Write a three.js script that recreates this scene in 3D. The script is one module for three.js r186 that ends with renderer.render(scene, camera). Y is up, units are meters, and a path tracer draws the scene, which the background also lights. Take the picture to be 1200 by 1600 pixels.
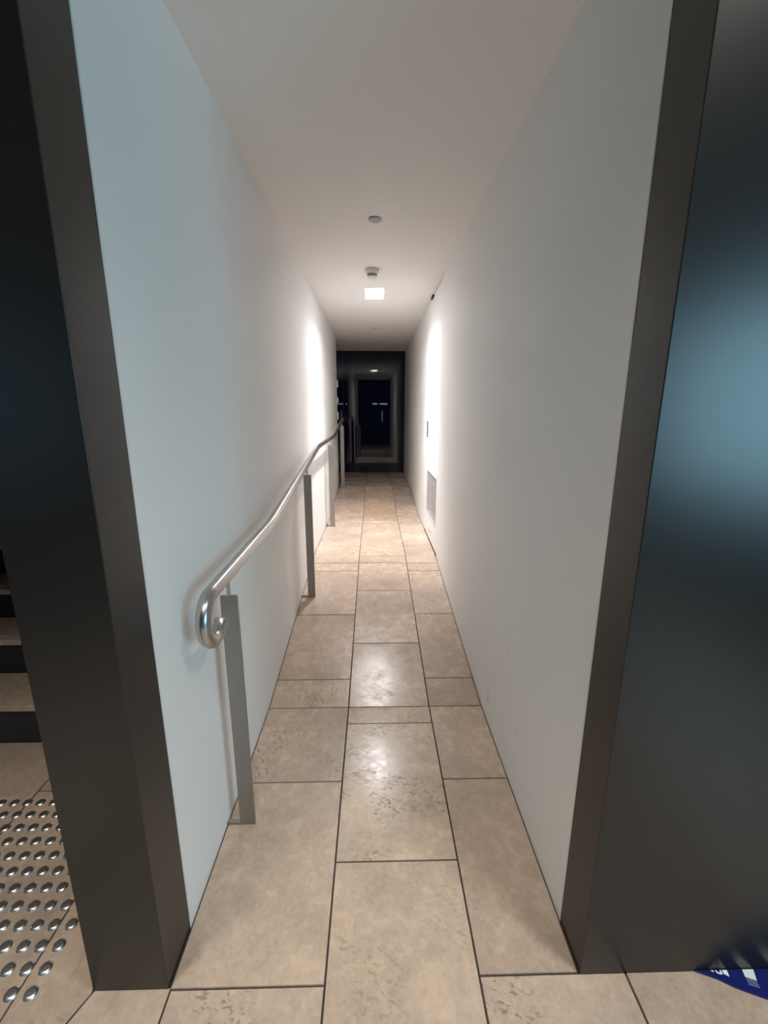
import * as THREE from 'three';
import { RoundedBoxGeometry } from 'three/addons/geometries/RoundedBoxGeometry.js';
import { mergeGeometries as mergeRaw } from 'three/addons/utils/BufferGeometryUtils.js';
import { RectAreaLightUniformsLib } from 'three/addons/lights/RectAreaLightUniformsLib.js';

// ---------------------------------------------------------------- camera, light, exposure
const scene = new THREE.Scene();
const camera = new THREE.PerspectiveCamera(99.685, 3 / 4, 0.05, 100);
camera.position.set(0, 1.494, 0);
camera.rotation.order = 'YXZ';
camera.rotation.set(-0.2282, -0.0228, 0.0018);
const renderer = new THREE.WebGLRenderer({ antialias: true });
renderer.toneMapping = THREE.LinearToneMapping;
renderer.toneMappingExposure = 1.45;
renderer.shadowMap.enabled = true;
RectAreaLightUniformsLib.init();
scene.background = new THREE.Color().setRGB(0.0004, 0.0004, 0.0016);   // night outside the glass

const LAMP = { color: [1.0, 0.97, 0.985], nits: 110, candela: 16 };        // corridor ceiling light
const FOYER = { color: [1.0, 0.94, 0.86], candela: 17 };      // foyer downlights
const SCREEN = { color: [0.37, 0.70, 0.89], nits: 5.6 };      // large video screen in the foyer

const SCREEN_DIM = { color: [0.20, 0.48, 0.72], nits: 0.4 };  // dimmer screen across the foyer

// ---------------------------------------------------------------- measures (metres; d is the distance into the corridor)
const XL = -0.55, XR = 0.556;                   // corridor walls
const CEIL = 2.543, FOYER_CEIL = 3.4;
const END = 8.088;                              // end glazing
const WALL_END = 6.66;                          // left wall stops, glass goes on
const FRONT_L = 0.842, REVEAL_L = 0.983, FRONT_R = 0.850, REVEAL_R = 0.978;
const PILLAR_X = -0.747;
const WELL = { x0: -0.078, x1: 0.092, d0: 4.11, d1: 4.475, up: 0.088 };   // recess of the ceiling light
const PD = [-9, 1.957, 3.759, 5.239, 6.566, 30], PH = [0, 0, 0.2227, 0.2227, 0.3775, 0.3775];
const prof = d => { for (let i = 1; i < PD.length; i++) if (d <= PD[i]) return PH[i - 1] + (PH[i] - PH[i - 1]) * (d - PD[i - 1]) / (PD[i] - PD[i - 1]); return PH[PH.length - 1]; };
const V = (x, y, d) => new THREE.Vector3(x, y, -d);

// ---------------------------------------------------------------- helpers
const mergeGeometries = a => mergeRaw(a.map(g => g.index ? g.toNonIndexed() : g));
let seed = 20417;
const rnd = () => { seed = (seed * 1664525 + 1013904223) >>> 0; return seed / 4294967296; };
const taken = {};
const numbered = n => { const k = taken[n] = (taken[n] ?? -1) + 1; return k ? `${n}_${String(k).padStart(3, '0')}` : n; };
function mesh(name, geo, mat, parent) {
  const m = new THREE.Mesh(geo, mat); m.name = name; m.castShadow = m.receiveShadow = true; parent.add(m); return m;
}
function thing(name, label, category, group) {
  const o = new THREE.Group(); o.name = numbered(name); o.userData = { label, category }; if (group) o.userData.group = group; scene.add(o); return o;
}
function struct(name, label, category) { const o = new THREE.Group(); o.name = name; o.userData = { kind: 'structure', label, category }; scene.add(o); return o; }
function box(x0, x1, y0, y1, d0, d1) {
  const g = new THREE.BoxGeometry(x1 - x0, y1 - y0, d1 - d0); g.translate((x0 + x1) / 2, (y0 + y1) / 2, -(d0 + d1) / 2); return g;
}
function rbox(x0, x1, y0, y1, d0, d1, r = 0.002, s = 2) {
  const g = new RoundedBoxGeometry(x1 - x0, y1 - y0, d1 - d0, s, r); g.translate((x0 + x1) / 2, (y0 + y1) / 2, -(d0 + d1) / 2); return g;
}
// rectangular slab whose top follows the ramp; chamfered rim, uv in metres
function slab(x0, x1, d0, d1, drop = 0, bev = 0.0015, thick = 0.012, ou = 0, ov = 0) {
  const xs = bev ? [x0, x0 + bev, x1 - bev, x1] : [x0, x1];
  const ds = [d0]; if (bev) ds.push(d0 + bev);
  for (const k of PD) if (k > d0 + 0.004 && k < d1 - 0.004) ds.push(k);
  if (bev) ds.push(d1 - bev); ds.push(d1);
  const pos = [], uv = [];
  const put = (i, j, low) => { const x = xs[i], d = ds[j]; const rim = bev && (i === 0 || i === xs.length - 1 || j === 0 || j === ds.length - 1);
    pos.push(x, prof(d) - drop - (low ? thick : rim ? bev : 0), -d); uv.push(x + ou, d + ov); };
  const quad = (a, b, c, e) => { put(...a); put(...b); put(...c); put(...a); put(...c); put(...e); };
  const I = xs.length - 1, J = ds.length - 1;
  for (let i = 0; i < I; i++) for (let j = 0; j < J; j++) quad([i, j], [i + 1, j], [i + 1, j + 1], [i, j + 1]);
  for (let i = 0; i < I; i++) { quad([i, 0, 1], [i + 1, 0, 1], [i + 1, 0], [i, 0]); quad([i + 1, J, 1], [i, J, 1], [i, J], [i + 1, J]); }
  for (let j = 0; j < J; j++) { quad([0, j + 1, 1], [0, j, 1], [0, j], [0, j + 1]); quad([I, j, 1], [I, j + 1, 1], [I, j + 1], [I, j]); }
  const g = new THREE.BufferGeometry();
  g.setAttribute('position', new THREE.Float32BufferAttribute(pos, 3)); g.setAttribute('uv', new THREE.Float32BufferAttribute(uv, 2));
  g.computeVertexNormals(); return g;
}
// flat tile of any outline [[x, d], ...]
function polyTile(pts, top = 0, thick = 0.012, bev = 0.0015, ou = 0, ov = 0) {
  const s = new THREE.Shape(pts.map(([x, d]) => new THREE.Vector2(x, d)));
  const g = new THREE.ExtrudeGeometry(s, { depth: thick - bev, bevelEnabled: true, bevelThickness: bev, bevelSize: bev, bevelOffset: -bev, bevelSegments: 1 });
  g.rotateX(-Math.PI / 2); g.translate(0, top - (thick - bev) - bev, 0);
  const p = g.attributes.position, u = g.attributes.uv;
  for (let i = 0; i < p.count; i++) u.setXY(i, p.getX(i) + ou, -p.getZ(i) + ov);
  return g;
}
// ---------------------------------------------------------------- noise and textures
function lattice(n, sd) { let s = sd >>> 0; const a = new Float32Array(n * n); for (let i = 0; i < a.length; i++) { s = (s * 1664525 + 1013904223) >>> 0; a[i] = s / 4294967296; } return a; }
function noiser(sd) {
  const cache = {};
  return (u, v, fu, fv) => {            // tiling value noise over the unit square, fu x fv cells
    const L = cache.L ??= lattice(128, sd);
    const x = u * fu, y = v * fv, xi = Math.floor(x), yi = Math.floor(y); let fx = x - xi, fy = y - yi; fx = fx * fx * (3 - 2 * fx); fy = fy * fy * (3 - 2 * fy);
    const at = (i, j) => L[(((j % fv) + fv) % fv * 37 + fv * 11 & 127) * 128 + (((i % fu) + fu) % fu * 53 + fu * 7 & 127)];
    const a = at(xi, yi), b = at(xi + 1, yi), c = at(xi, yi + 1), e = at(xi + 1, yi + 1);
    return a + (b - a) * fx + (c - a) * fy + (a - b - c + e) * fx * fy;
  };
}
const smooth = (a, b, x) => { const t = Math.min(1, Math.max(0, (x - a) / (b - a))); return t * t * (3 - 2 * t); };
function dataTex(n, m, fill, srgb) {
  const a = new Uint8Array(n * m * 4);
  for (let j = 0; j < m; j++) for (let i = 0; i < n; i++) { const c = fill(i / n, j / m), k = (j * n + i) * 4; for (let q = 0; q < 3; q++) a[k + q] = Math.max(0, Math.min(255, c[q] * 255)); a[k + 3] = 255; }
  const t = new THREE.DataTexture(a, n, m); t.wrapS = t.wrapT = THREE.RepeatWrapping; t.magFilter = THREE.LinearFilter; t.minFilter = THREE.LinearMipmapLinearFilter; t.generateMipmaps = true;
  if (srgb) t.colorSpace = THREE.SRGBColorSpace; t.needsUpdate = true; return t;
}
// limestone: cloudy ground, fine grain, dark worn flecks in drifts, pale veins
function stone(sd, fleck, along, cloud) {
  const N = noiser(sd), M = noiser(sd + 77), SIZE = 1024;
  const val = (u, v) => {
    const wu = u + 0.03 * (M(u, v, 6, 6) - 0.5), wv = v + 0.03 * (M(v, u, 6, 6) - 0.5);
    const big = 0.55 * N(wu, wv, 3, 3) + 0.3 * N(wu, wv, 7, 7) + 0.15 * N(wu, wv, 15, 15);
    const mid = 0.5 * M(wu, wv, 24, 24) + 0.5 * N(wu, wv, 50, 50);
    const grain = 0.5 * N(u, v, 110, 110) + 0.5 * M(u, v, 125, 125);
    const drift = smooth(0.42, 0.72, 0.6 * M(wu, wv, 5, 5) + 0.4 * M(wu, wv, 11, 11));
    const fl = along ? 0.5 * N(wu + 0.5 * wv, wv, 150, 52) + 0.5 * M(wu, wv, 210, 110) : 0.5 * N(wu, wv + 0.5 * wu, 52, 150) + 0.5 * M(wu, wv, 110, 210);
    const dark = smooth(0.54, 0.78, fl) * drift * fleck;
    const pale = smooth(0.66, 0.82, 0.6 * M(wu + 0.3, wv, 20, 34) + 0.4 * N(wu, wv + 0.2, 44, 70)) * (1 - drift) * 0.35;
    return { big, mid, grain, dark, pale };
  };
  const map = dataTex(SIZE, SIZE, (u, v) => {
    const s = val(u, v), b = 1 + cloud * (s.big - 0.5) + 0.10 * (s.mid - 0.5) + 0.09 * (s.grain - 0.5) - 0.20 * s.dark + 0.02 * s.pale;
    const w = 0.025 * (s.big - 0.5);
    return [0.752 * b * (1 + w), 0.672 * b * (1 - 0.03 * s.dark), 0.600 * b * (1 - w) * (1 - 0.08 * s.dark)];
  }, true);
  const rough = dataTex(320, 320, (u, v) => { const s = val(u, v), r = 0.25 + 0.12 * (s.mid - 0.5) + 0.14 * (s.big - 0.5) + 0.2 * s.dark; return [r, r, r]; });
  const bump = dataTex(320, 320, (u, v) => { const s = val(u, v), r = 0.6 + 0.2 * (s.mid - 0.5) + 0.12 * (s.grain - 0.5) - 0.5 * s.dark; return [r, r, r]; });
  return { map, rough, bump };
}
const stones = [stone(11, 0.5, false, 0.22), stone(29, 1.0, false, 0.2), stone(53, 1.0, true, 0.2), stone(71, 0.25, true, 0.26)];
const stoneMats = stones.map(s => [1.0, 0.93, 1.05].map((k, q) => {
  const m = new THREE.MeshPhysicalMaterial({ map: s.map, roughnessMap: s.rough, roughness: 1, bumpMap: s.bump, bumpScale: 0.0008 });
  m.color.setRGB(k, k * [1, 0.985, 1.0][q], k * [1, 0.97, 0.97][q]); return m;
}));
const yellowStone = stoneMats[1][0].clone(); yellowStone.color.setRGB(1.02, 0.98, 0.88);
const M = (o, rgb) => { const m = new THREE.MeshPhysicalMaterial(o); if (rgb) m.color.setRGB(...rgb); return m; };
const paintN = noiser(5);
const paintBump = dataTex(256, 256, (u, v) => { const r = 0.5 + 0.3 * (paintN(u, v, 16, 16) - 0.5) + 0.5 * (paintN(u, v, 90, 90) - 0.5); return [r, r, r]; });
paintBump.repeat.set(1, 1);
const MAT = {
  grout: M({ roughness: 0.95 }, [0.055, 0.045, 0.042]),
  paint: M({ roughness: 0.62 }, [0.86, 0.86, 0.845]),
  ceiling: M({ roughness: 0.85 }, [0.86, 0.85, 0.83]),
  clad: M({ roughness: 0.3, ior: 1.52 }, [0.013, 0.013, 0.0128]),
  steel: M({ metalness: 1, roughness: 0.3 }, [0.50, 0.49, 0.475]),
  brushed: M({ metalness: 1, roughness: 0.42 }, [0.37, 0.36, 0.345]),
  studSteel: M({ metalness: 1, roughness: 0.4 }, [0.74, 0.72, 0.70]),
  glass: M({ transmission: 1, thickness: 0, roughness: 0.0, ior: 1.38 }, [1, 1, 1]),
  mullion: M({ roughness: 0.4, metalness: 0.5 }, [0.03, 0.03, 0.032]),
  plaster: M({ roughness: 0.9 }, [0.45, 0.44, 0.42]),
  reflector: M({ roughness: 0.5 }, [0.9, 0.9, 0.89]),
  plastic: M({ roughness: 0.45 }, [0.78, 0.77, 0.75]),
  greyPlastic: M({ roughness: 0.5 }, [0.50, 0.50, 0.49]),
  dark: M({ roughness: 0.7 }, [0.02, 0.02, 0.02]),
  louvre: M({ roughness: 0.45 }, [0.62, 0.60, 0.60]),
  pull: M({ roughness: 0.4, metalness: 0.6 }, [0.24, 0.24, 0.27]),
  riser: M({ roughness: 0.3 }, [0.022, 0.025, 0.035]),
  foyerWall: M({ roughness: 0.7 }, [0.035, 0.035, 0.038]),
  foyerCeil: M({ roughness: 0.9 }, [0.06, 0.06, 0.062]),
};
function glow(rgb, k) { const m = new THREE.MeshStandardMaterial({ color: 0x111111, roughness: 0.5 }); m.emissive.setRGB(...rgb); m.emissiveIntensity = k; return m; }
function areaLight(name, { color, nits }, w, h, at, look) {
  const l = new THREE.RectAreaLight(new THREE.Color().setRGB(...color), nits, w, h); l.name = name; l.position.copy(at); scene.add(l); l.lookAt(look); return l;
}

// ================================================================ FLOOR
const floor = struct('floor', 'beige stone tiled floor rising as a ramp through the corridor', 'floor');
mesh('grout_bed', slab(-0.56, 0.566, 0.845, END + 0.02, 0.005, 0, 0.1), MAT.grout, floor);
mesh('grout_bed', box(-3.2, 3.3, -0.1, -0.005, -4, 0.844), MAT.grout, floor);
mesh('grout_bed', box(-3.2, -0.57, -0.1, -0.005, 0.845, 1.8), MAT.grout, floor);
const G = 0.0028;                                // half a joint
function tile(x0, x1, d0, d1, kind, tone) {
  const k = kind ?? Math.floor(rnd() * 4), t = tone ?? Math.floor(rnd() * 3);
  return mesh('tile', slab(x0 + G, x1 - G, d0 + G, d1 - G, (rnd() - 0.5) * 0.0006, 0.0012, 0.014, rnd() * 7, rnd() * 7), stoneMats[k][t], floor);
}
const JL = -0.137, JR = 0.281;
const colL = [0.842, 1.497, 1.957, 2.162, 2.800, 3.445, 3.588, 4.030, 4.970, 5.420, 6.040, 6.720, 7.370, END + 0.006];
const colM = [0.330, 1.167, 1.836, 1.957, 2.480, 3.123, 3.590, 3.723, 4.970, 6.040, 6.720, 7.370, END + 0.006];
const colR = [0.854, 1.500, 1.957, 2.164, 2.803, 3.441, 3.585, 4.030, 4.965, 5.418, 6.035, 6.720, 7.370, END + 0.006];
const kindL = [3, 2, 2, 0, 3, 1, 1, 0, 1, 0], toneL = [0, 0, 2, 0, 0, 2, 0, 0, 0, 0];
const kindM = [0, 1, 1, 0, 0, 1, 1, 1, 1, 0], toneM = [0, 2, 2, 2, 0, 0, 0, 0, 0, 0];
const kindR = [3, 0, 0, 3, 1, 1, 0, 0, 1, 0], toneR = [1, 1, 1, 1, 0, 0, 0, 0, 0, 0];
for (let i = 0; i < colL.length - 1; i++) tile(XL + 0.002, JL, colL[i], colL[i + 1], kindL[i], toneL[i]);
for (let i = 0; i < colM.length - 1; i++) { const t = tile(JL, JR, colM[i], colM[i + 1], kindM[i], toneM[i]); if (i === 8) t.material = yellowStone; }
for (let i = 0; i < colR.length - 1; i++) tile(JR, XR - 0.002, colR[i], colR[i + 1], kindR[i], toneR[i]);
// foyer paving in front of the portal
tile(-0.545, JL, 0.30, 0.842, 1, 0);
tile(JR, 0.682, 0.24, 0.854, 1, 0);
tile(0.682, 1.10, 0.10, FRONT_R + 0.004, 0, 0);
tile(1.10, 1.52, 0.30, FRONT_R + 0.004, 3, 0);
tile(1.52, 1.94, 0.0, FRONT_R + 0.004, 1, 1);
const poly = (pts, k, t) => mesh('tile', polyTile(pts, 0, 0.014, 0.0012, rnd() * 7, rnd() * 7), stoneMats[k][t], floor);
poly([[-0.7775, 0.772], [-0.5475, 0.26], [-0.5475, 0.846], [-0.7435, 0.846]].map(([x, d], i) => i === 1 ? [-0.5475, 0.29] : [x, d]).flatMap((p, i) => i === 1 ? [[-0.94, 0.46], [-0.94, 0.29], p] : [p]), 3, 0);
poly([[-0.9425, 0.468], [-0.783, 0.775], [-0.7515, 0.84], [-0.7515, 1.472], [-0.9425, 1.472]], 0, 1);
tile(-1.36, -0.945, 0.46, 1.475, 0, 1);
tile(-1.36, -0.75, 1.475, 1.745, 3, 1);
tile(-1.78, -1.36, 0.9, 1.745, 0, 1);
tile(-2.2, -1.78, 0.6, 1.745, 3, 0);
tile(-1.36, -0.945, -0.3, 0.46, 3, 0);
tile(-1.78, -1.36, 0.1, 0.9, 1, 0);
for (let c = 0; c < 14; c++) {                  // the rest of the foyer, behind and beside the viewer
  const xa = [-3.04, -2.62, -2.2, -1.78, -1.36, -0.945, -0.545, JL, JR, 0.682, 1.10, 1.52, 1.94, 2.36, 2.78][c], xb = [-2.62, -2.2, -1.78, -1.36, -0.945, -0.545, JL, JR, 0.682, 1.10, 1.52, 1.94, 2.36, 2.78, 3.2][c];
  let d = [1.745, 1.745, 0.6, 0.1, -0.3, 0.29, 0.30, 0.33, 0.24, 0.10, 0.30, 0.0, 0.854, 0.854][c];
  while (d > -3.9) { const n = Math.max(-3.98, d - 0.86); tile(xa, xb, n, d); d = n; }
}

// ================================================================ WALLS
// white paint with the few grey scuffs along the right wall
function scuffed(d0, d1) {
  const cv = document.createElement('canvas'); cv.width = 1400; cv.height = 1300; const g = cv.getContext('2d');
  g.fillStyle = '#ffffff'; g.fillRect(0, 0, 1400, 1300);
  const px = d => (1 - (d - d0) / (d1 - d0)) * 1400, py = y => (1 - y / CEIL) * 1300;
  const mark = (d, y, w, h, n, col, a) => { for (let i = 0; i < n; i++) { g.globalAlpha = a * (0.4 + 0.6 * rnd()); g.strokeStyle = col; g.lineWidth = 0.8 + 1.6 * rnd(); const ox = (rnd() - 0.5) * w, oy = (rnd() - 0.5) * h, l = h * (0.2 + 0.4 * rnd());
    g.beginPath(); g.moveTo(px(d + ox), py(y + oy)); g.lineTo(px(d + ox + (rnd() - 0.5) * 0.01), py(y + oy + l)); g.stroke(); } };
  mark(1.853, 0.150, 0.018, 0.045, 16, '#77726a', 0.55);
  mark(2.305, 0.594, 0.012, 0.050, 5, '#a39d94', 0.5);
  mark(3.168, 0.322, 0.05, 0.050, 9, '#a8a29a', 0.45);
  mark(1.45, 0.30, 0.02, 0.06, 3, '#a8a59e', 0.5);
  mark(1.62, 0.52, 0.03, 0.07, 3, '#b0aca4', 0.45);
  mark(2.9, 0.24, 0.04, 0.03, 6, '#a8a29a', 0.4);
  g.globalAlpha = 1;
  const t = new THREE.CanvasTexture(cv); t.colorSpace = THREE.SRGBColorSpace; return t;
}
const wl = struct('wall_left', 'white painted wall behind the steel handrail', 'wall');
mesh('wall_face', box(-0.735, XL, -0.05, CEIL + 0.1, REVEAL_L, WALL_END), MAT.paint, wl);
const DOOR0 = 3.72, DOOR1 = 4.665, GAP = 0.004;
const wr = struct('wall_right', 'white painted wall with a flush vented door and faint scuffs', 'wall');
const scuffMat = M({ roughness: 0.62, map: scuffed(REVEAL_R, DOOR0) }, [0.86, 0.86, 0.845]);
mesh('wall_face', box(XR, 0.80, -0.05, CEIL + 0.1, REVEAL_R, DOOR0 - GAP / 2), scuffMat, wr);
mesh('wall_face', box(XR, 0.80, -0.05, CEIL + 0.1, DOOR1 + GAP / 2, END + 0.02), MAT.paint, wr);
// the service cupboard behind the door: a closed room of its own
const wc = struct('wall_cupboard', 'plastered cupboard behind the vented door', 'wall');
mesh('wall_face', mergeGeometries([box(1.5, 1.6, 0.1, CEIL + 0.1, DOOR0 - 0.3, DOOR1 + 0.3), box(0.80, 1.5, 0.1, CEIL + 0.1, DOOR0 - 0.3, DOOR0 - 0.2), box(0.80, 1.5, 0.1, CEIL + 0.1, DOOR1 + 0.2, DOOR1 + 0.3), box(0.80, 1.5, CEIL, CEIL + 0.1, DOOR0 - 0.3, DOOR1 + 0.3), box(0.566, 1.5, 0.1, 0.2, DOOR0 - 0.3, DOOR1 + 0.3)]), MAT.plaster, wc);

// flush door with louvred vent
const door = struct('door_1', 'flush white door with a louvred vent and a recessed pull', 'door');
{
  const s = new THREE.Shape(); const y0 = 0.235, y1 = CEIL - 0.006, a = DOOR0 + GAP / 2, b = DOOR1 - GAP / 2;
  s.moveTo(a, y0); s.lineTo(b, y0); s.lineTo(b, y1); s.lineTo(a, y1); s.closePath();
  const hole = (p, q, r, t) => { const h = new THREE.Path(); h.moveTo(p, r); h.lineTo(p, t); h.lineTo(q, t); h.lineTo(q, r); h.closePath(); s.holes.push(h); };
  hole(3.825, 4.468, 0.478, 0.902); hole(4.51, 4.60, 1.235, 1.400);
  const g = new THREE.ExtrudeGeometry(s, { depth: 0.04, bevelEnabled: true, bevelThickness: 0.001, bevelSize: 0.001, bevelOffset: -0.001, bevelSegments: 1 });
  g.rotateY(Math.PI / 2); g.translate(XR + 0.001, 0, 0);          // shape x becomes distance into the corridor
  mesh('door_leaf', g, MAT.paint, door);
  const vent = mesh('vent', mergeGeometries([rbox(XR - 0.004, XR + 0.03, 0.466, 0.480, 3.813, 4.480, 0.002), rbox(XR - 0.004, XR + 0.03, 0.900, 0.914, 3.813, 4.480, 0.002), rbox(XR - 0.004, XR + 0.03, 0.480, 0.900, 3.813, 3.826, 0.002), rbox(XR - 0.004, XR + 0.03, 0.480, 0.900, 4.466, 4.480, 0.002)]), MAT.louvre, door);
  vent.userData.label = 'pale louvred ventilation grille';
  const sg = new RoundedBoxGeometry(0.0025, 0.0115, 0.64, 1, 0.0008);
  for (let i = 0; i < 17; i++) { const m = mesh('slat', sg, MAT.louvre, vent); m.position.set(XR + 0.003, 0.490 + i * 0.0247, -4.146); m.rotation.z = 0; }
  const pull = mesh('recessed_pull', mergeGeometries([box(XR + 0.016, XR + 0.02, 1.235, 1.400, 4.51, 4.60), rbox(XR - 0.002, XR + 0.018, 1.235, 1.400, 4.592, 4.602, 0.001), rbox(XR - 0.002, XR + 0.018, 1.235, 1.400, 4.508, 4.514, 0.001), rbox(XR - 0.002, XR + 0.018, 1.393, 1.402, 4.51, 4.60, 0.001), rbox(XR - 0.002, XR + 0.018, 1.233, 1.241, 4.51, 4.60, 0.001)]), MAT.pull, door);
  pull.userData.label = 'dark grey recessed door pull';
  mesh('closer_arm', rbox(XR - 0.016, XR + 0.01, CEIL - 0.02, CEIL - 0.003, 4.29, 4.42, 0.003), MAT.dark, door);
  mesh('pivot', rbox(XR - 0.008, XR + 0.01, prof(3.73) + 0.001, prof(3.73) + 0.02, 3.715, 3.745, 0.002), MAT.dark, door);
  mesh('kick_label', rbox(XR - 0.0015, XR + 0.001, 0.285, 0.345, 4.12, 4.30, 0.0006), M({ roughness: 0.5 }, [0.66, 0.65, 0.65]), door);
}

// dark metal portal
const tl = struct('trim_1', 'dark bronze metal cladding around the end of the wall beside the stairs', 'portal jamb');
mesh('jamb_sheet', rbox(PILLAR_X, XL + 0.0005, 0.001, FOYER_CEIL, FRONT_L, REVEAL_L, 0.002), MAT.clad, tl);
mesh('side_sheet', box(PILLAR_X, -0.735, 0, FOYER_CEIL, REVEAL_L, 5.0), MAT.foyerWall, tl);
mesh('corner_bead', rbox(XL - 0.004, XL + 0.002, 0, CEIL, REVEAL_L, REVEAL_L + 0.004, 0.001), MAT.plastic, tl);
const tr = struct('trim_2', 'dark blue-reflecting metal cladding on the wall beside the corridor mouth', 'portal jamb');
mesh('jamb_sheet', rbox(XR - 0.0005, 3.298, 0.001, FOYER_CEIL, FRONT_R, REVEAL_R, 0.002), MAT.clad, tr);
mesh('corner_bead', rbox(XR - 0.002, XR + 0.004, 0, CEIL, REVEAL_R, REVEAL_R + 0.004, 0.001), MAT.plastic, tr);
const th = struct('trim_3', 'dark metal head over the corridor mouth', 'portal head');
mesh('head_sheet', rbox(XL - 0.0005, XR + 0.0005, CEIL - 0.001, FOYER_CEIL, FRONT_L + 0.003, REVEAL_L, 0.002), MAT.clad, th);

// glazing at the end, night behind it
const w1 = struct('window_1', 'dark floor to ceiling glass closing the corridor end', 'window');
mesh('pane', box(XL, XR, prof(END), CEIL, END, END + 0.012), MAT.glass, w1);
mesh('mullion', rbox(XL - 0.012, XL + 0.002, prof(END), CEIL, END - 0.006, END + 0.02, 0.002), MAT.mullion, w1);
mesh('bottom_rail', box(XL, XR, prof(END) - 0.04, prof(END) + 0.004, END, END + 0.02), MAT.mullion, w1);
const w2 = struct('window_2', 'dark glass side pane past the end of the handrail wall', 'window');
mesh('pane', box(XL - 0.014, XL - 0.002, prof(END), CEIL, WALL_END + 0.004, END - 0.006), MAT.glass, w2);
for (const [y0, y1] of [[1.845, 1.945], [1.620, 1.700], [1.375, 1.485]]) mesh('glass_clamp', rbox(XL - 0.02, XL + 0.016, y0, y1, WALL_END + 0.001, WALL_END + 0.05, 0.002), MAT.plastic, w2).userData.label = 'small white clamp plate';
// outer end of the building beyond the glass stays open to the night

const ceil = struct('ceiling', 'smooth white corridor ceiling', 'ceiling');
mesh('ceiling_face', mergeGeometries([box(-0.735, 0.80, CEIL, CEIL + 0.14, REVEAL_L - 0.01, WELL.d0), box(-0.735, 0.80, CEIL, CEIL + 0.14, WELL.d1, END + 0.02), box(-0.735, WELL.x0, CEIL, CEIL + 0.14, WELL.d0, WELL.d1), box(WELL.x1, 0.80, CEIL, CEIL + 0.14, WELL.d0, WELL.d1)]), MAT.ceiling, ceil);
mesh('foyer_ceiling', box(-3.3, 3.4, FOYER_CEIL, FOYER_CEIL + 0.1, -4.1, 5.1), MAT.foyerCeil, ceil);
const wb = struct('wall_back', 'dark foyer wall behind the viewer', 'wall');
mesh('wall_face', box(-3.3, 3.4, -0.1, FOYER_CEIL + 0.1, -4.15, -4.0), MAT.foyerWall, wb);
const wfl = struct('wall_foyer_left', 'grey foyer wall beyond the stairs', 'wall');
mesh('wall_face', box(-3.35, -3.2, -0.1, FOYER_CEIL + 0.1, -4.1, 5.1), MAT.foyerWall, wfl);
const wse = struct('wall_stair_end', 'dark wall closing the stair landing', 'wall');
mesh('wall_face', box(-3.2, -0.735, -0.1, FOYER_CEIL + 0.1, 5.002, 5.15), MAT.foyerWall, wse);
const wfr = struct('wall_foyer_right', 'grey foyer wall carrying the video screen', 'wall');
mesh('wall_face', box(3.3, 3.45, -0.1, FOYER_CEIL + 0.1, -4.1, 1.0), MAT.foyerWall, wfr);

// ================================================================ STAIRS
{
  const st = thing('staircase', 'stone stair with dark risers behind the field of steel studs', 'staircase');
  const top = [0.208, 0.404, 0.575, 0.755, 0.935, 1.115, 1.295, 1.475], run = [1.744, 1.976, 2.195, 2.421, 2.65, 2.88, 3.11, 3.34];
  for (let i = 0; i < 8; i++) {
    const y1 = top[i], y0 = i ? top[i - 1] : 0, d0 = run[i], d1 = i < 7 ? run[i + 1] : 4.965;
    mesh('riser', box(-3.19, PILLAR_X - 0.003, y0, y1 - 0.03, d0, d0 + 0.03), MAT.riser, st);
    const t = rbox(-3.19, PILLAR_X - 0.003, y1 - 0.03, y1, d0 + 0.032, d1 + 0.03, 0.003); const p = t.attributes.position, u = t.attributes.uv; for (let k = 0; k < p.count; k++) u.setXY(k, p.getX(k) + i * 0.37, p.getZ(k) + p.getY(k));
    const tr_ = mesh('tread', t, stoneMats[i % 2 ? 3 : 0][1], st);
    const n = rbox(-3.19, PILLAR_X - 0.003, y1 - 0.03, y1, d0 - 0.022, d0 + 0.031, 0.005); const q = n.attributes.position, w = n.attributes.uv; for (let k = 0; k < q.count; k++) w.setXY(k, q.getX(k) + i * 0.7, q.getZ(k) + q.getY(k));
    mesh('nosing', n, stoneMats[0][2], tr_);
  }
}
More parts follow.
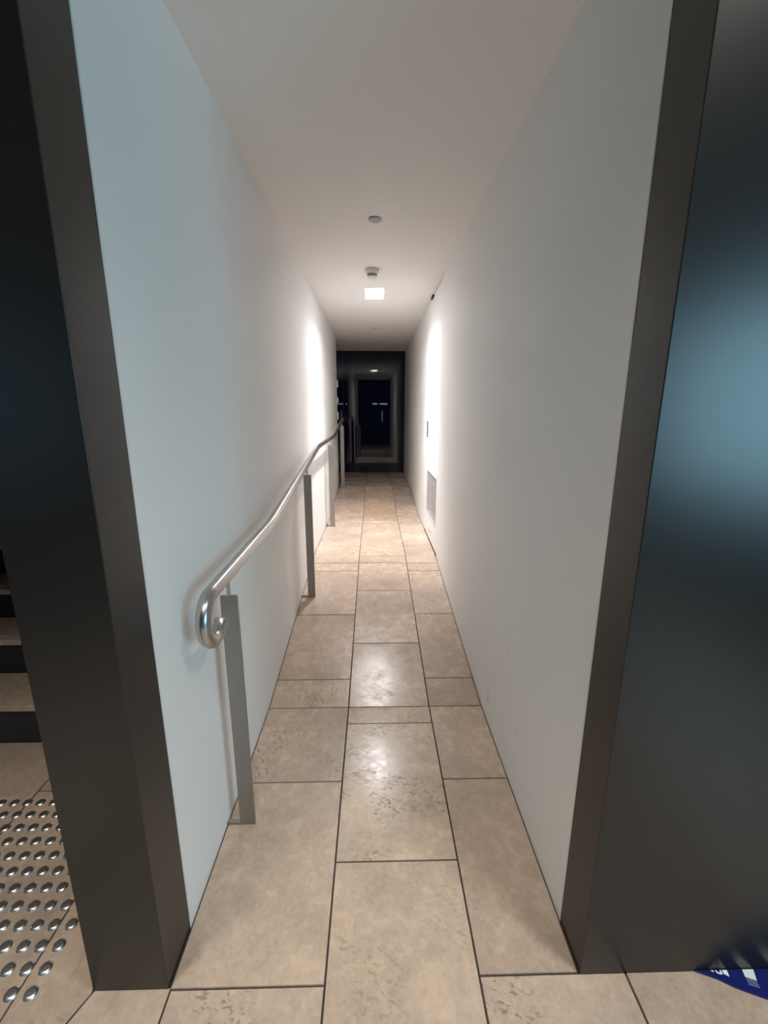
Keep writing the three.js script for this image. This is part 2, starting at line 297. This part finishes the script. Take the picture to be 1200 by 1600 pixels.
// ================================================================ HANDRAIL
{
  const hr = thing('handrail', 'brushed steel handrail on four flat posts along the left white wall', 'handrail');
  const X = -0.4735, R = 0.0212;
  const knots = [[1.175, 0.983], [1.93, 0.995], [3.68, 1.209], [5.165, 1.212], [6.66, 1.385]];
  const railY = d => { for (let i = 1; i < knots.length; i++) if (d <= knots[i][0]) return knots[i - 1][1] + (knots[i][1] - knots[i - 1][1]) * (d - knots[i - 1][0]) / (knots[i][0] - knots[i - 1][0]); return knots.at(-1)[1]; };
  const pts = [], rc = 0.072, cd = 1.175, cy = 0.983 - rc;       // scroll: a hook turning down and back up
  for (let a = 325; a >= 90; a -= 5) { const t = a * Math.PI / 180; pts.push([cd + rc * Math.cos(t), cy + rc * Math.sin(t)]); }
  for (let i = 1; i < knots.length; i++) {
    const [d1, y1] = knots[i], last = i === knots.length - 1, [d0, y0] = knots[i - 1];
    for (let s = 1; s <= 12; s++) { const t = s / 12; if (!last && t > 0.985) break; if (t * (d1 - d0) < 0.05 && i > 1) continue; pts.push([d0 + (d1 - d0) * t, y0 + (y1 - y0) * t]); }
    if (!last) pts.push([d1 - 0.035, railY(d1 - 0.035)], [d1, y1 + (i % 2 ? 0.0012 : -0.0012)], [d1 + 0.035, railY(d1 + 0.035)]);
  }
  const seen = pts.filter((p, i) => i === 0 || Math.hypot(p[0] - pts[i - 1][0], p[1] - pts[i - 1][1]) > 0.003).map(([d, y]) => V(X, y, d));
  // sweep with a fixed side vector (the whole rail lies in one upright plane)
  const N = 28, pos = [], nor = [], idx = [];
  seen.forEach((p, k) => {
    const a = seen[Math.max(0, k - 1)], b = seen[Math.min(seen.length - 1, k + 1)], t = b.clone().sub(a).normalize(), side = new THREE.Vector3(1, 0, 0), up = t.clone().cross(side).normalize();
    for (let j = 0; j <= N; j++) { const w = j / N * Math.PI * 2, n = side.clone().multiplyScalar(Math.cos(w)).addScaledVector(up, Math.sin(w)); pos.push(p.x + n.x * R, p.y + n.y * R, p.z + n.z * R); nor.push(n.x, n.y, n.z); }
  });
  for (let k = 0; k < seen.length - 1; k++) for (let j = 0; j < N; j++) { const a = k * (N + 1) + j, b = a + N + 1; idx.push(a, a + 1, b, a + 1, b + 1, b); }
  const g = new THREE.BufferGeometry(); g.setAttribute('position', new THREE.Float32BufferAttribute(pos, 3)); g.setAttribute('normal', new THREE.Float32BufferAttribute(nor, 3)); g.setIndex(idx);
  const rail = mesh('rail', g, MAT.steel, hr);
  for (const [k, q] of [[0, 1], [seen.length - 1, seen.length - 2]]) {   // rounded caps close the tube
    const out = seen[k].clone().sub(seen[q]).normalize(), c = new THREE.LatheGeometry([[0, 0.003], [R * 0.7, 0.0025], [R * 0.95, 0.001], [R, -0.002]].map(([r, y]) => new THREE.Vector2(r, y)).reverse(), 28);
    c.applyQuaternion(new THREE.Quaternion().setFromUnitVectors(new THREE.Vector3(0, 1, 0), out)); c.translate(seen[k].x, seen[k].y, seen[k].z);
    mesh('end_cap', c, MAT.steel, rail);
  }
  for (const d of [1.316, 3.042, 4.754, 6.467]) {
    const f = prof(d), yT = railY(d) - R - 0.052;
    const post = mesh('post', rbox(X - 0.0275, X + 0.0275, f, yT, d - 0.006, d + 0.006, 0.0018), MAT.brushed, hr);
    const s = new THREE.CylinderGeometry(0.0062, 0.0062, 0.058, 16); s.translate(X, yT + 0.027, -d); mesh('stem', s, MAT.steel, post);
    mesh('foot_bar', rbox(XL + 0.001, X - 0.0265, f + 0.0005, f + 0.012, d - 0.006, d + 0.006, 0.001), MAT.brushed, post);
  }
}
// ================================================================ CEILING FITTINGS
{
  const l = thing('ceiling_light', 'bright rectangular white light panel set in the corridor ceiling', 'ceiling light');
  const { x0, x1, d0, d1, up } = WELL, t = 0.003, top = CEIL + up;
  mesh('housing', mergeGeometries([box(x0, x0 + t, CEIL - 0.002, top, d0, d1), box(x1 - t, x1, CEIL - 0.002, top, d0, d1), box(x0 + t, x1 - t, CEIL - 0.002, top, d0, d0 + t), box(x0 + t, x1 - t, CEIL - 0.002, top, d1 - t, d1), box(x0, x1, top, top + 0.01, d0, d1)]), MAT.reflector, l);
  mesh('diffuser', box(x0 + t, x1 - t, top - 0.004, top, d0 + t, d1 - t), glow([1, 0.98, 0.97], 4), l);
  areaLight('ceiling_light_glow', LAMP, x1 - x0 - 0.01, d1 - d0 - 0.01, V((x0 + x1) / 2, top - 0.007, (d0 + d1) / 2), V((x0 + x1) / 2, 0, (d0 + d1) / 2));
  const b = new THREE.SpotLight(new THREE.Color().setRGB(...LAMP.color), LAMP.candela, 0, 0.72, 1.0, 2); b.name = 'ceiling_light_beam'; b.castShadow = true; b.shadow.radius = 3; b.position.copy(V((x0 + x1) / 2, top - 0.012, (d0 + d1) / 2)); b.target.position.copy(V((x0 + x1) / 2, 0, (d0 + d1) / 2)); scene.add(b, b.target);
}
{
  const s = thing('smoke_detector', 'white round smoke detector with dark slots beside the ceiling light', 'smoke detector');
  const lathe = (a, n = 32) => { const g = new THREE.LatheGeometry(a.map(([r, y]) => new THREE.Vector2(r, y)), n); g.translate(-0.011, CEIL, -3.60); return g; };
  mesh('base', lathe([[0, -0.001], [0.052, -0.001], [0.054, -0.004], [0.053, -0.024], [0.047, -0.03], [0, -0.03]].reverse()), MAT.plastic, s);
  mesh('chamber', lathe([[0, -0.03], [0.022, -0.03], [0.022, -0.05], [0, -0.05]].reverse()), MAT.greyPlastic, s);
  mesh('cap', lathe([[0, -0.05], [0.040, -0.05], [0.040, -0.054], [0.03, -0.061], [0, -0.063]].reverse()), MAT.plastic, s);
  mesh('collar', lathe([[0.030, -0.030], [0.043, -0.030], [0.043, -0.036], [0.030, -0.036]].reverse()), MAT.plastic, s);
  for (let i = 0; i < 8; i++) { const a = i / 8 * Math.PI * 2 + 0.39, g = new RoundedBoxGeometry(0.006, 0.016, 0.008, 1, 0.001); g.rotateY(-a); g.translate(-0.011 + 0.037 * Math.cos(a), CEIL - 0.043, -3.60 + 0.037 * Math.sin(a)); mesh('rib', g, MAT.plastic, s); }
}
{
  const disc = (x, d, r, label, mat) => { const o = thing('sprinkler_cover', label, 'sprinkler cover');
    const g = new THREE.LatheGeometry([[0, -0.009], [r - 0.002, -0.009], [r, -0.007], [r, -0.004], [r - 0.001, -0.004]].map(([a, b]) => new THREE.Vector2(a, b)), 36); g.translate(x, CEIL, -d); mesh('cover_plate', g, mat, o);
    const h = new THREE.CylinderGeometry(r - 0.006, r - 0.006, 0.005, 28); h.translate(x, CEIL - 0.0025, -d); mesh('cup', h, MAT.greyPlastic, o); };
  disc(0.009, 2.722, 0.036, 'round grey ceiling cover plate well in front of the smoke detector', MAT.greyPlastic);
  disc(0.008, 5.98, 0.040, 'round white ceiling cover plate between the light panel and the dark glass', MAT.plastic);
}
// ================================================================ TACTILE STUDS
{
  const prof2 = [[0, 0.0052], [0.004, 0.0052], [0.0048, 0.0047], [0.0056, 0.0052], [0.0088, 0.0051], [0.0096, 0.0046], [0.0104, 0.0049], [0.0125, 0.0045], [0.0175, 0.0004], [0.0175, -0.003]];
  const g = new THREE.LatheGeometry(prof2.map(([r, y]) => new THREE.Vector2(r, y)).reverse(), 28);
  for (let j = 0; j < 12; j++) for (let i = 0; i < 12; i++) {
    const x = -0.909 - 0.0503 * i, d = 0.842 + 0.0526 * j;
    if (x / d > -0.84 || x / d < -1.16) continue;
    const m = mesh(numbered('tactile_stud'), g, MAT.studSteel, scene); m.position.copy(V(x, 0.0004, d)); m.rotation.y = rnd() * 6;
    m.userData = { label: 'round stainless steel tactile stud on the paving before the stairs', category: 'tactile stud', group: 'tactile studs on the paving before the stairs' };
  }
}
// ================================================================ BLUE PRINTED BOARD ON THE FLOOR
{
  const b = thing('printed_board', 'glossy blue board with white printed blocks lying against the dark wall', 'printed board');
  const cv = document.createElement('canvas'); cv.width = 1000; cv.height = 300; const g = cv.getContext('2d');   // 0.5 m x 0.15 m
  const X = x => (x - 0.86) * 2000, Y = d => (0.85 - d) * 2000;
  g.fillStyle = '#1c2466'; g.fillRect(0, 0, 1000, 300);
  for (let i = 0; i < 60; i++) { g.globalAlpha = 0.12; g.fillStyle = ['#3a48b0', '#10164a', '#2c3690'][i % 3]; g.beginPath(); g.ellipse(rnd() * 1000, rnd() * 300, 20 + 60 * rnd(), 6 + 18 * rnd(), 0.5, 0, 7); g.fill(); }
  g.globalAlpha = 1;
  const quad = (a, c) => { g.fillStyle = c; g.beginPath(); a.forEach(([x, d], i) => i ? g.lineTo(X(x), Y(d)) : g.moveTo(X(x), Y(d))); g.closePath(); g.fill(); };
  quad([[1.004, 0.850], [1.035, 0.849], [1.024, 0.823], [0.999, 0.832]], '#e4ecea');
  for (let k = 0; k < 3; k++) { g.strokeStyle = '#9fa6b8'; g.lineWidth = 4; g.beginPath(); g.moveTo(X(0.998 - 0.001 * k), Y(0.828 - k * 0.005)); g.lineTo(X(1.022 - 0.001 * k), Y(0.8195 - k * 0.005)); g.stroke(); }
  quad([[0.948, 0.849], [0.961, 0.848], [0.957, 0.833], [0.946, 0.840]], '#f2f6f6');
  g.strokeStyle = '#f2f6f6'; g.lineWidth = 9; g.beginPath(); g.moveTo(X(0.929), Y(0.848)); g.quadraticCurveTo(X(0.931), Y(0.840), X(0.941), Y(0.841)); g.lineTo(X(0.943), Y(0.849)); g.stroke();
  quad([[0.916, 0.849], [0.923, 0.849], [0.923, 0.844], [0.919, 0.845]], '#f2f6f6');
  for (let k = 0; k < 3; k++) quad([[1.09 + k * 0.06, 0.84], [1.125 + k * 0.06, 0.838], [1.12 + k * 0.06, 0.81], [1.085 + k * 0.06, 0.815]], '#dfe6ea');
  const t = new THREE.CanvasTexture(cv); t.colorSpace = THREE.SRGBColorSpace;
  const geo = polyTile([[0.872, 0.8485], [0.921, 0.831], [0.958, 0.811], [1.023, 0.786], [1.12, 0.752], [1.25, 0.715], [1.335, 0.705], [1.345, 0.8485]], 0.0055, 0.005, 0.0008);
  const u = geo.attributes.uv; for (let i = 0; i < u.count; i++) u.setXY(i, (u.getX(i) - 0.86) / 0.5, 1 - (0.85 - u.getY(i)) / 0.15);
  mesh('board', geo, M({ map: t, roughness: 0.18, clearcoat: 0.6, clearcoatRoughness: 0.08 }), b);
}
// ================================================================ FOYER LAMPS AND SCREENS
const downlight = (x, d, cone, label) => {
  const o = thing('downlight', label, 'downlight');
  const g = new THREE.LatheGeometry([[0.056, -0.004], [0.056, 0.0], [0.078, 0.0], [0.080, -0.004], [0.074, -0.008], [0.056, -0.004]].map(([r, y]) => new THREE.Vector2(r, y)), 36); g.translate(x, FOYER_CEIL, -d); mesh('trim_ring', g, MAT.plastic, o);
  const c = new THREE.CylinderGeometry(0.055, 0.055, 0.003, 32); c.translate(x, FOYER_CEIL - 0.002, -d); mesh('lens', c, glow(FOYER.color, 3), o);
  const l = new THREE.SpotLight(new THREE.Color().setRGB(...FOYER.color), FOYER.candela, 0, cone, 1.0, 2); l.name = 'downlight_beam'; l.castShadow = true; l.shadow.radius = 12; l.position.copy(V(x, FOYER_CEIL - 0.012, d)); l.target.position.copy(V(x, 0, d)); scene.add(l, l.target);
};
downlight(-1.2, 0.0, 0.76, 'round foyer downlight on the stair side');
downlight(0.05, -0.55, 0.98, 'round foyer downlight in line with the corridor');
downlight(1.35, 0.05, 0.98, 'round foyer downlight on the screen side');
function videoScreen(wall, d0, d1, y0, y1, light, label) {      // on a side wall at x = wall, facing into the foyer
  const o = thing('video_screen', label, 'video screen'), k = Math.sign(wall), at = t => wall - k * t, span = (a, b) => [Math.min(at(a), at(b)), Math.max(at(a), at(b))];
  mesh('bezel', rbox(...span(0.002, 0.055), y0 - 0.03, y1 + 0.03, d0 - 0.03, d1 + 0.03, 0.006), MAT.mullion, o);
  mesh('display', box(...span(0.054, 0.060), y0, y1, d0, d1), glow(light.color, light.nits * 0.35), o);
  areaLight('video_screen_glow', light, d1 - d0, y1 - y0, V(at(0.064), (y0 + y1) / 2, (d0 + d1) / 2), V(0, (y0 + y1) / 2, (d0 + d1) / 2));
}
videoScreen(3.3, -3.1, -1.1, 0.85, 2.35, SCREEN, 'large cyan video screen on the foyer side wall');
videoScreen(-3.2, -2.9, -1.4, 0.95, 2.2, SCREEN_DIM, 'dim deep blue video screen on the foyer wall by the stairs');
{
  const bar = (x0, x1, y0, y1, rgb, k, name, label) => { const o = thing(name, label, 'wall light'); mesh('housing', rbox(x0 - 0.015, x1 + 0.015, y0 - 0.015, y1 + 0.015, -4.0, -3.97, 0.004), MAT.mullion, o); mesh('lit_face', box(x0, x1, y0, y1, -3.971, -3.966), glow(rgb, k), o); };
  bar(-0.07, 0.16, 1.81, 1.86, [0.35, 0.75, 1], 5, 'light_bar', 'pale blue light bar on the dark back wall');
  bar(0.28, 0.60, 1.81, 1.86, [0.8, 0.75, 0.95], 3.5, 'light_bar', 'pale lilac light bar on the dark back wall');
  bar(0.34, 0.40, 1.05, 1.52, [0.55, 0.65, 1], 1.2, 'lit_sign', 'narrow upright blue lit sign on the dark back wall');
}
renderer.render(scene, camera);
